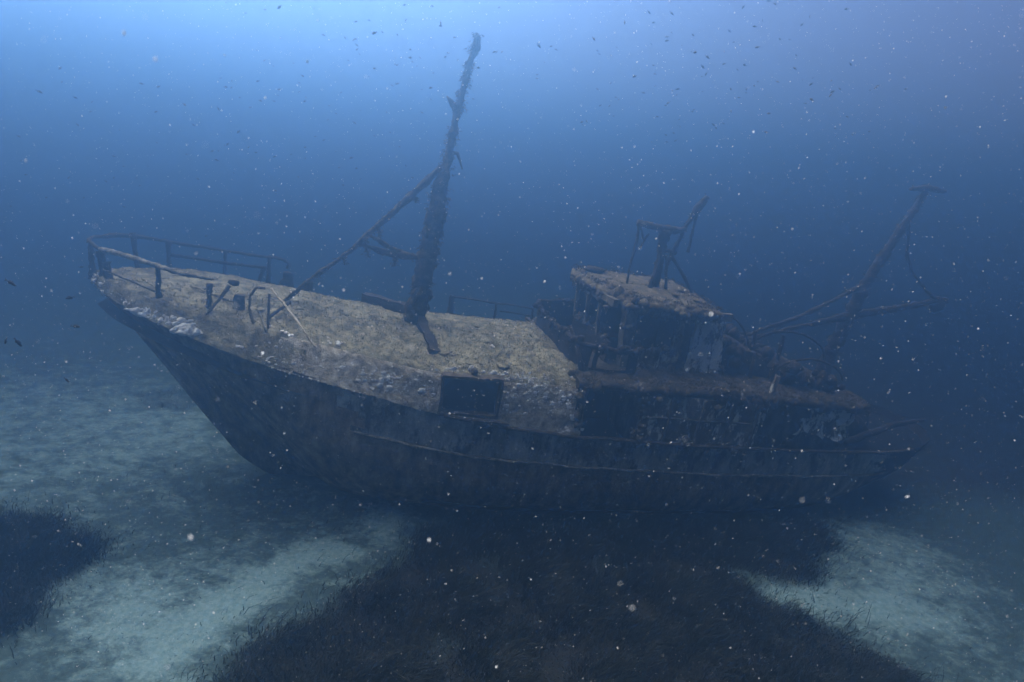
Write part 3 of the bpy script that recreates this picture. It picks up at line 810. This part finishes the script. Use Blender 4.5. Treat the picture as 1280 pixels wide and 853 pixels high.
RO = [(16.75, -1.75), (15.0, -1.82), (13.6, -1.85), (13.05, -1.75), (12.85, -1.2), (12.95, -.3), (13.15, .6), (13.45, 1.35), (13.75, 1.72), (14.3, 1.82), (15.3, 1.8), (16.35, 1.76), (16.6, 1.6), (16.8, 0)]
cs, cw = 15.0, 0.0
rings = []
for (k, dz) in [(0, .12), (.35, .11), (.6, .09), (.8, .06), (.93, .02), (1.0, -.04), (1.01, -.12), (.98, -.2), (.6, -.2), (0, -.2)]:
    ring = []
    for i in range(len(RO)):
        for f in (0, .25, .5, .75):
            a, c = RO[i], RO[(i + 1) % len(RO)]
            s = a[0] * (1 - f) + c[0] * f; w = a[1] * (1 - f) + c[1] * f
            s2, w2 = cs + (s - cs) * k, cw + (w - cw) * k
            p = L(s2, w2, 6.80 - .055 * w2 + dz)
            ring.append(p + Vector((0, 0, 1)) * (.05 * noise.noise(p * 3) + .025 * noise.noise(p * 9)) + noise.noise_vector(p * 4) * .03)
    rings.append(ring)
rf.grid(rings, 0, close=True)
pts, nr = [], []
for k in range(3000):
    a = random.random() ** .5; i = random.randrange(len(RO)); f = random.random()
    q0, q1 = RO[i], RO[(i + 1) % len(RO)]
    s = cs + (q0[0] * (1 - f) + q1[0] * f - cs) * a; w = (q0[1] * (1 - f) + q1[1] * f) * a
    pts.append(L(s, w, 6.86 - .055 * w)); nr.append(Vector((0, 0, 1)))
rf.tufts(pts, nr, .06, 1, 2)
for k in range(14):
    rf.blob(L(random.uniform(13.5, 16), random.uniform(-1, 1.5), 6.9), random.uniform(.06, .15), 0, 8, (1.3, 1.3, .5))
rf.crust(L(13.75, 1.75, 6.62), L(16.5, 1.78, 6.58), .11, 60, 0, .06, .45)
rf.crust(L(12.95, -.6, 6.7), L(13.75, 1.7, 6.58), .11, 50, 0, .06, .45)
# growth hanging from the edge
for k in range(40):
    i = random.randrange(len(RO)); f = random.random(); q0, q1 = RO[i], RO[(i + 1) % len(RO)]
    p = L(q0[0] * (1 - f) + q1[0] * f, q0[1] * (1 - f) + q1[1] * f, 6.66)
    rf.tube([p, p - Vector((random.gauss(0, .03), random.gauss(0, .03), random.uniform(.1, .3)))], [.05, .015], 0, 5, .5)
M['roof'] = mat('roof_algae', [(.28, (.04, .03, .016)), (.43, (.10, .078, .045)), (.55, (.17, .14, .085)), (.72, (.30, .26, .18))], 3.4, 14, bump=1.0, bump_scale=16)
rfo = rf.build('roof', [M['roof'], M['tuftb']], who)
ht = MB(); ht.blob(L(13.55, -1.1, 7.0), .28, 0, 10, (1.3, 1.1, .35), .3); ht.build('roof_hatch', M['dark'], who)
ht = MB(); ht.blob(L(13.75, 1.7, 6.72), .12, 0, 8); ht.build('lamp_stump', M['dark'], who)
# radar mast on the wheelhouse roof
D = M['dark']
rmo = hairy_tube('radar_mast', [L(15.15, 0, 6.8), L(15.1, 0, 7.8), L(15.02, 0, 8.65)], [.14, .12, .15], D, ship, .06, 60, .6, .4, 'rusted tripod mast with crossbeam on the wheelhouse roof')
hairy_tube('leg', [L(14.85, .25, 6.85), L(15.05, .1, 7.7), L(15.1, 0, 8.2)], [.08, .06, .06], D, rmo, .04, 50, .6, .4)
hairy_tube('leg', [L(15.45, .2, 6.85), L(15.25, .05, 7.9)], .045, D, rmo, .04, 40, .6, .4)
hairy_tube('leg', [L(14.17, 0, 8.7), L(14.22, 0, 7.9), L(14.2, 0, 6.85)], [.05, .035, .03], D, rmo, .03, 30, .5, .4)
hairy_tube('leg', [L(15.42, 0, 7.95), L(16.05, .05, 7.3), L(16.65, .1, 6.6)], [.05, .045, .03], D, rmo, .03, 30, .5, .4)
hairy_tube('crossbeam', [L(14.1, 0, 8.72), L(14.7, 0, 8.68), L(15.4, 0, 8.66), L(15.7, 0, 8.75)], [.10, .09, .11, .06], D, rmo, .05, 60, .7, .4)
hairy_tube('light_pole', [L(15.35, 0, 7.5), L(15.55, 0, 8.3), L(15.72, 0, 8.95), L(16.0, 0, 9.6), L(16.12, 0, 9.82)], [.05, .06, .06, .10, .07], D, rmo, .06, 60, .8, .5)
hairy_tube('light_pole', [L(15.98, 0, 8.1), L(15.95, 0, 8.8), L(15.92, 0, 9.5)], [.05, .04, .05], D, rmo, .04, 40, .6, .5)
hairy_tube('brace', [L(15.1, 0, 8.05), L(15.6, 0, 8.02)], .06, D, rmo, .04, 40, .6, .5)
hairy_tube('chain', [L(14.2, .05, 8.6), L(14.4, .05, 8.25), L(14.52, .05, 8.45), L(14.35, .05, 8.0)], .03, D, rmo, .03, 30, .5, .5)

# after structure: hoops of an awning frame, broken plating, gallows
def arc(p, q, h, n=14):
    return [p.lerp(q, t) + Vector((0, 0, 1)) * h * (1 - (2 * t - 1) ** 2) ** .6 for t in np.linspace(0, 1, n)]
aw = hairy_tube('awning_frame', arc(L(17.1, .3, 5.9), L(19.0, .3, 5.1), .75), .03, D, ship, .04, 40, .5, .4, 'bent hoops of an awning frame behind the wheelhouse')
hairy_tube('hoop', arc(L(18.9, .2, 5.2), L(22.2, .2, 5.1), .85), .04, D, aw, .05, 50, .6, .4)
hairy_tube('hoop', arc(L(19.0, 1.6, 5.0), L(21.9, 1.4, 4.9), .55), .035, D, aw, .05, 50, .6, .4)
hairy_tube('hoop', arc(L(17.2, -1.4, 5.8), L(19.0, -1.4, 5.0), .65), .03, D, aw, .05, 50, .6, .4)
for (a, c) in ((L(19.1, .3, 4.6), L(19.0, .3, 5.95)), (L(20.2, .3, 4.6), L(20.1, .3, 5.9)), (L(19.0, 1.6, 4.6), L(19.0, 1.6, 5.3)), (L(18.3, 1.5, 4.6), L(18.4, 1.3, 5.5))):
    hairy_tube('post', [a, c], .06, D, aw, .05, 40, .6, .4)
am_ = MB()
am_.slab([L(17.2, -1.3, 4.6), L(19.1, -1.3, 4.6), L(19.1, 1.35, 4.6), L(17.2, 1.35, 4.6), L(17.2, -1.2, 5.75), L(19.0, -1.2, 5.35), L(19.0, 1.2, 5.3), L(17.2, 1.2, 5.6)], (10, 10, 5), 0, .10)
am_.slab([L(19.1, -2.0, 4.4), L(21.9, -2.0, 4.2), L(21.9, 1.9, 4.2), L(19.1, 1.9, 4.4), L(19.1, -1.8, 5.15), L(21.6, -1.8, 4.75), L(21.6, 1.7, 4.75), L(19.1, 1.7, 5.05)], (12, 12, 5), 0, .14)
for (p, q) in ((L(17.2, 1.35, 5.6), L(19.1, 1.3, 5.3)), (L(19.1, 1.8, 5.05), L(21.7, 1.75, 4.75)), (L(19.1, -1, 5.4), L(19.1, 1.2, 5.3)), (L(17.2, -1.2, 5.75), L(19, -1.2, 5.35)), (L(19.2, -1.8, 5.15), L(21.6, -1.8, 4.8))): am_.crust(p, q, .15, 34, 0, .12, .4)
am_.build('engine_casing', M['dark'], ship)
sb_ = MB()
for (s, w, z, r) in [(22.6, 1.2, 3.3, .7), (23.6, .3, 3.3, .8), (24.6, -.6, 3.2, .6), (23.2, -1.2, 3.3, .7)]:
    sb_.blob(L(s, w, z), r, 0, 14, (1.1, 1, .8), .6)
sb_.tube([L(22.0, 2.2, 3.0), L(24.0, 1.9, 3.6), L(26.5, 1.0, 3.5)], [.12, .1, .06], 0, 7, .5)
sb_.build('winch_wreckage', M['dark'], ship)
go = hairy_tube('stern_gallows', [L(22.3, 0, 2.8), L(22.5, 0, 5.4), L(22.95, 0, 7.9), L(23.55, 0, 9.9), L(23.98, 0, 11.2)], [.25, .23, .18, .12, .09], D, ship, .09, 60, .6, .35, 'leaning stern derrick post with a T-shaped head')
hairy_tube('crosstree', [L(23.35, 0, 11.18), L(24.0, 0, 11.26), L(24.75, 0, 11.3)], [.06, .11, .06], D, go, .07, 60, .6, .35)
hairy_tube('strut', [L(18.7, .2, 5.7), L(20.6, .1, 6.5), L(22.9, 0, 7.9)], [.05, .065, .07], D, go, .07, 60, .7, .4)
hairy_tube('strut', [L(19.3, -.6, 5.3), L(21.0, -.3, 6.1), L(22.4, 0, 6.6)], [.06, .06, .06], D, go, .07, 60, .7, .4)
hairy_tube('boom', [L(21.3, 0, 6.3), L(22.6, 0, 6.72), L(24.6, 0, 7.25), L(26.6, 0, 7.8)], [.08, .14, .12, .08], D, go, .09, 60, .7, .4)
bk = MB(); bk.blob(L(26.35, 0, 7.55), .30, 0, 10, (1, .6, 1.1), .4); bk.build('pulley_block', D, go)
hairy_tube('chain', [L(23.7, 0, 10.1), L(24.0, 0, 9.6), L(24.15, 0, 9.1), L(24.7, 0, 8.5), L(25.6, 0, 8.0), L(26.2, 0, 7.75)], [.06, .045, .055, .04, .05, .05], D, go, .05, 40, .6, .5)

# ------------------------------------------------------------------ fish
M['fish'] = mat('dark_fish_skin', [(.3, (.015, .017, .022)), (.7, (.04, .045, .055))], 20, 3, rough=.5, bump=0, spec=.3)
def fish_mesh():
    mb = MB()
    xs = [-.5, -.44, -.34, -.2, -.02, .16, .28, .34]
    hh = [.012, .07, .125, .165, .16, .09, .045, .035]
    ww = [.01, .035, .055, .065, .055, .032, .016, .012]
    rows = []
    for x, h, w in zip(xs, hh, ww):
        rows.append([Vector((x, w * math.cos(a), h * math.sin(a))) for a in np.linspace(0, 2 * math.pi, 9)[:-1]])
    mb.grid(rows, close=True)
    mb.add([Vector((-.53, 0, 0))] + rows[0], [(0, i + 1, (i + 1) % 8 + 1) for i in range(8)])
    # forked tail, dorsal and anal fins (thin but solid)
    def fin(poly, t=.008): mb.prism([Vector((x, -t / 2, z)) for x, z in poly], (0, 1, 0), 0, t)
    fin([(.32, .03), (.52, .15), (.47, .03), (.44, 0), (.32, -.02)]); fin([(.32, .02), (.44, -.001), (.47, -.03), (.52, -.15), (.32, -.03)], .010)
    fin([(-.25, .15), (-.1, .24), (.1, .2), (.2, .08), (0, .12)]); fin([(-.02, -.14), (.08, -.22), (.2, -.16), (.22, -.06)])
    o = mb.build('fish', M['fish'])
    return o
proto = fish_mesh()
first_fish = True
def place_fish(p, size, label, group=None):
    global first_fish
    o = proto if first_fish else link(proto.copy())
    first_fish = False
    o.location = p
    o.rotation_euler = (random.gauss(0, .2), random.gauss(-.35, .35), random.choice((0, math.pi)) + random.gauss(.2, .6))
    o.scale = (size,) * 3
    tag(o, label, 'fish', group)
def school(n, c, spread, label, group):
    """fish spread around a centre in the water, in metres"""
    for k in range(n):
        g = lambda: max(-1.7, min(1.7, random.gauss(0, 1)))
        place_fish(Vector((c[0] + g() * spread[0], c[1] + g() * spread[1], c[2] + g() * spread[2])), random.uniform(.06, .105), label, group)
school(112, (2.5, 13.2, 11.6), (1.6, 2.2, .75), 'tiny dark fish in the school to the right of the foremast top', 'fish right of the foremast top')
school(52, (-2.8, 13.0, 11.3), (1.0, 1.9, .6), 'tiny dark fish in the school to the left of the foremast top', 'fish left of the foremast top')
school(85, (-6.0, 13.6, 9.8), (1.5, 2.2, 1.1), 'tiny dark fish swimming in open water above the bow railing', 'fish above the bow railing')
school(30, (-10.0, 13.5, 7.9), (1.3, 2.0, 1.0), 'tiny dark fish in open water far left of the masts', 'fish in the open water at the left')
school(12, (6.6, 13.4, 10.9), (.8, 1.4, .6), 'tiny dark fish in the open water above the wheelhouse mast', 'fish above the wheelhouse mast')
place_fish(Vector((-5.68, 6.05, 7.12)), 0.13, 'dark fish at the left edge of the picture, level with the bow')
place_fish(Vector((-5.89, 7.11, 6.70)), 0.11, 'dark fish just left of the bow tip')
place_fish(Vector((-5.50, 6.68, 6.47)), 0.1, 'dark fish just below and left of the bow tip')
place_fish(Vector((-5.56, 5.92, 6.47)), 0.12, 'second dark fish from the left edge, below bow level')
place_fish(Vector((-5.64, 5.86, 6.49)), 0.1, 'dark fish nearest the left edge, below bow level')
place_fish(Vector((-5.47, 6.43, 5.84)), 0.09, 'lone dark fish over the pale sand below the bow')

# ------------------------------------------------------------------ drifting specks in the water
M['snow'] = mat('white_drifting_specks', [(.3, (.5, .52, .53)), (.7, (.68, .7, .7))], 20, 2, bump=0)
mb = MB(); mb.blob((0, 0, 0), 1, 0, 8, (1, 1, 1.2), .7)
flake = mb.build('drifting_flake', M['snow'])
def frustum_pts(n, d0, d1, wide=1.15):
    """evenly spread through the water in front of and around the viewer"""
    out = []
    tx, ty = 640 / 702 * wide, 426 / 702 * wide
    while len(out) < n:
        d = (random.uniform(d0 ** 3, d1 ** 3)) ** (1 / 3)
        p = fw * d + rt * d * random.uniform(-tx, tx) + up * d * random.uniform(-ty, ty) + Vector((0, 0, CAM_Z))
        if p.z > .3: out.append((p, d))
    return out
first = True
for (p, d) in frustum_pts(150, 1.0, 4.8, 1.0):
    o = flake if first else link(flake.copy()); first = False
    o.location = p
    r = random.uniform(.0016, .0038) * (1.35 if random.random() < .08 else 1)
    o.scale = (r * random.uniform(.7, 1.2), r * random.uniform(.7, 1.2), r * random.uniform(.8, 1.9))
    o.rotation_euler = (random.gauss(0, .5), random.gauss(0, .5), random.uniform(0, 6))
    tag(o, 'small white flake of marine snow drifting in the water', 'marine snow', 'white flakes drifting in the water')
base = np.array([[0, 0, 1.3], [1, 0, 0], [0, 1, 0], [-1, 0, 0], [0, -1, 0], [0, 0, -1.3]])
bf = np.array([[0, 1, 2], [0, 2, 3], [0, 3, 4], [0, 4, 1], [5, 2, 1], [5, 3, 2], [5, 4, 3], [5, 1, 4]])
pp = frustum_pts(20000, .9, 8.0, 1.25)
P = np.array([tuple(p) for p, d in pp]); dd = np.array([d for p, d in pp])
rad = np.clip(rng.lognormal(math.log(.0014), .50, len(P)), .0007, .0046) * np.clip(dd / 4, .5, 1.3)
V = P[:, None, :] + base[None] * rad[:, None, None] * rng.uniform(.7, 1.4, (len(P), 1, 3))
F = (np.arange(len(P))[:, None, None] * 6 + bf[None]).reshape(-1, 3)
sn = np_mesh('marine_snow', V.reshape(-1, 3), F, M['snow'])
tag(sn, 'fine pale specks suspended throughout the water', 'marine snow', kind='stuff')

# ------------------------------------------------------------------ the water's haze, one closed box
hz = MB()
x0, x1, y0, y1, z0, z1 = -76, 76, -76, 76, GROUND_Z - 1.1, 15.6
hz.add([(x0, y0, z0), (x1, y0, z0), (x1, y1, z0), (x0, y1, z0), (x0, y0, z1), (x1, y0, z1), (x1, y1, z1), (x0, y1, z1)],
       [(3, 2, 1, 0), (4, 5, 6, 7), (0, 1, 5, 4), (1, 2, 6, 5), (2, 3, 7, 6), (3, 0, 4, 7)])
hm = bpy.data.materials.new('water_haze')
hm.use_nodes = True
nt = hm.node_tree; nt.nodes.clear()
pv = nt.nodes.new('ShaderNodeVolumePrincipled')
pv.inputs['Color'].default_value = HAZE_COLOR
pv.inputs['Density'].default_value = HAZE_DENSITY
pv.inputs['Anisotropy'].default_value = HAZE_G
pv.inputs['Absorption Color'].default_value = HAZE_ABS
out = nt.nodes.new('ShaderNodeOutputMaterial')
nt.links.new(pv.outputs[0], out.inputs['Volume'])
hm.cycles.homogeneous_volume = True
hzo = hz.build('haze', hm, None, False)
tag(hzo, 'blue underwater haze filling the water', 'haze', kind='stuff')
